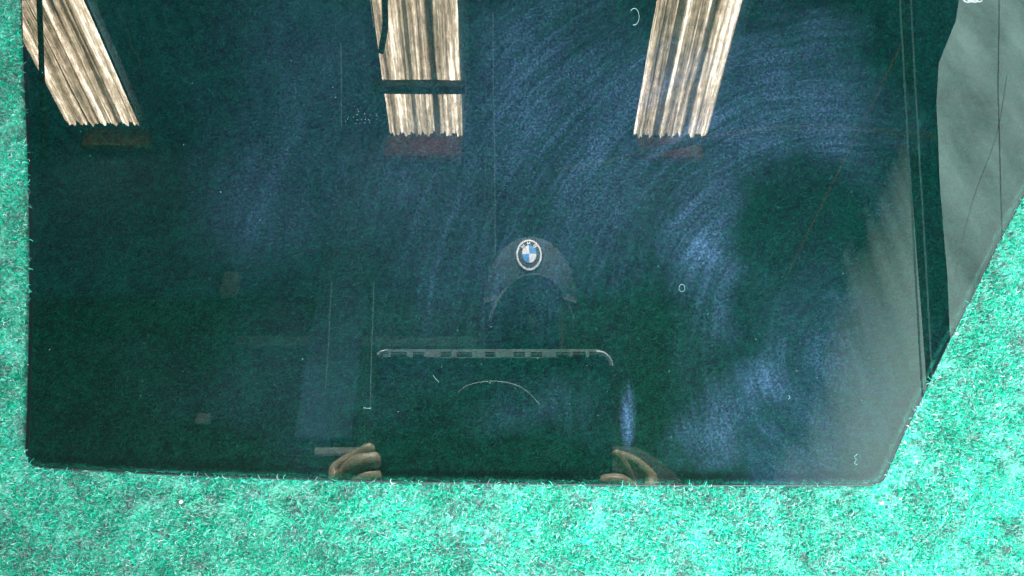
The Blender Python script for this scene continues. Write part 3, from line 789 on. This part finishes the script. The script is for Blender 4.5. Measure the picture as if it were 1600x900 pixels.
colr = colr * (1 - mw) + np.array([.36, .85, .72]) * mw
colr = colr * np.where(ins, np.exp(rng.normal(0, .45, NF)), np.exp(rng.normal(0, .13, NF)))[:, None]
colr = np.clip(colr, 0, .8)
vc = np.ones((NF, NP * 2, 4), np.float32); vc[:, :, :3] = colr[:, None, :]
at_ = me.color_attributes.new('Col', 'FLOAT_COLOR', 'POINT'); at_.data.foreach_set('color', vc.ravel())
me.materials.append(M_fibre)
pile = bpy.data.objects.new('pile', me); COL.objects.link(pile)
pile.parent = carpet; pile['kind'] = 'stuff'

# ------------------------------------------------------------------ lint, hairs and crumbs
def hair(name, pts, r, m, label, cat, closed=False, n0=.0044):
    P = [G(a, b, n0) + Vector((0, 0, .0002 * math.sin(i * 2.1))) for i, (a, b) in enumerate(pts)]
    bm = tube(bmesh.new(), smoothpath(P, 6, closed), r, 6, closed)
    tag(obj(name, bm, m, matrix=MG, smooth=True), label, cat)
def circ(cx, cy, rx, ry, n=12, a0=0, a1=2 * PI): return [(cx + rx * math.cos(a0 + (a1 - a0) * i / n), cy + ry * math.sin(a0 + (a1 - a0) * i / n)) for i in range(n)]
hair('fibre_loop', circ(1065.5, 450, 4.6, 5.6), .00012, M_faint, 'tiny pale closed fibre loop lying on the pane right of the cap', 'fibre', True)
hair('fibre_loop', circ(991, 26, 7.5, 13, 12, -2.4, 2.2), .00018, M_faint, 'faint open fibre loop near the top of the pane', 'fibre')
hair('lint_thread', [(1340, 709), (1335, 714), (1338, 718), (1335, 723), (1339, 726)], .00014, M_faint, 'short wavy lint thread near the lower right corner of the pane', 'lint')
hair('lint_thread', [(677, 586), (680, 591), (686, 597)], .00009, M_faint, 'short curved lint thread above the mirrored tablet', 'lint')
hair('lint_thread', [(568, 637), (574, 638), (580, 637.5)], .00012, M_faint, 'short straight lint thread left of the mirrored tablet', 'lint')
hair('lint_thread', [(1232, 618), (1234, 621), (1232, 624)], .00018, M_faint, 'tiny pale lint tuft on the right half of the pane', 'lint')
random.seed(3)
def crumb(px, py, s, n0, label, m=M_crumb):
    bm = bmesh.new(); bmesh.ops.create_icosphere(bm, subdivisions=2, radius=s)
    for v in bm.verts: v.co *= random.uniform(.6, 1.3)
    p = G(px, py, n0); mt = MG @ Matrix.Translation(p)
    tag(obj('crumb', bm, m, matrix=mt, smooth=True), label, 'crumb', 'pale crumbs on carpet and pane')
crumb(283, 784, .0011, .0015, 'bright white crumb on the carpet below the left half of the pane')
crumb(1377, 785, .0012, .0015, 'white crumb on the carpet just below the right corner')
crumb(1407, 779, .0009, .0015, 'smaller white crumb on the carpet right of the lower right corner')
crumb(1414, 691, .0007, .0015, 'tiny crumb touching the slanted right edge')
crumb(1495, 521, .0008, .0045, 'tiny white crumb halfway up the slanted right edge')
specks = [(446, 561), (473, 561), (1120, 260), (752, 569), (917, 571), (840, 560), (1181, 530), (300, 130), (1500, 180), (782, 146), (520, 136), (920, 330), (1046, 580), (345, 300), (240, 470), (655, 498), (1230, 380), (1330, 300), (455, 95)]
for i in range(60): specks.append((random.uniform(60, 1380), random.uniform(10, 730)))
for i in range(26): specks.append((random.gauss(570, 18), random.gauss(182, 7)))
bm = bmesh.new()
for px, py in specks:
    p = G(px, py, .0043); r = bmesh.ops.create_icosphere(bm, subdivisions=1, radius=random.uniform(.00012, .0003)); bmesh.ops.translate(bm, vec=p, verts=r['verts'])
tag(obj('dust_specks', bm, M_faint, matrix=MG), 'scattered dust specks on the dark pane', 'dust', kind='stuff')
S.render.engine = 'CYCLES'
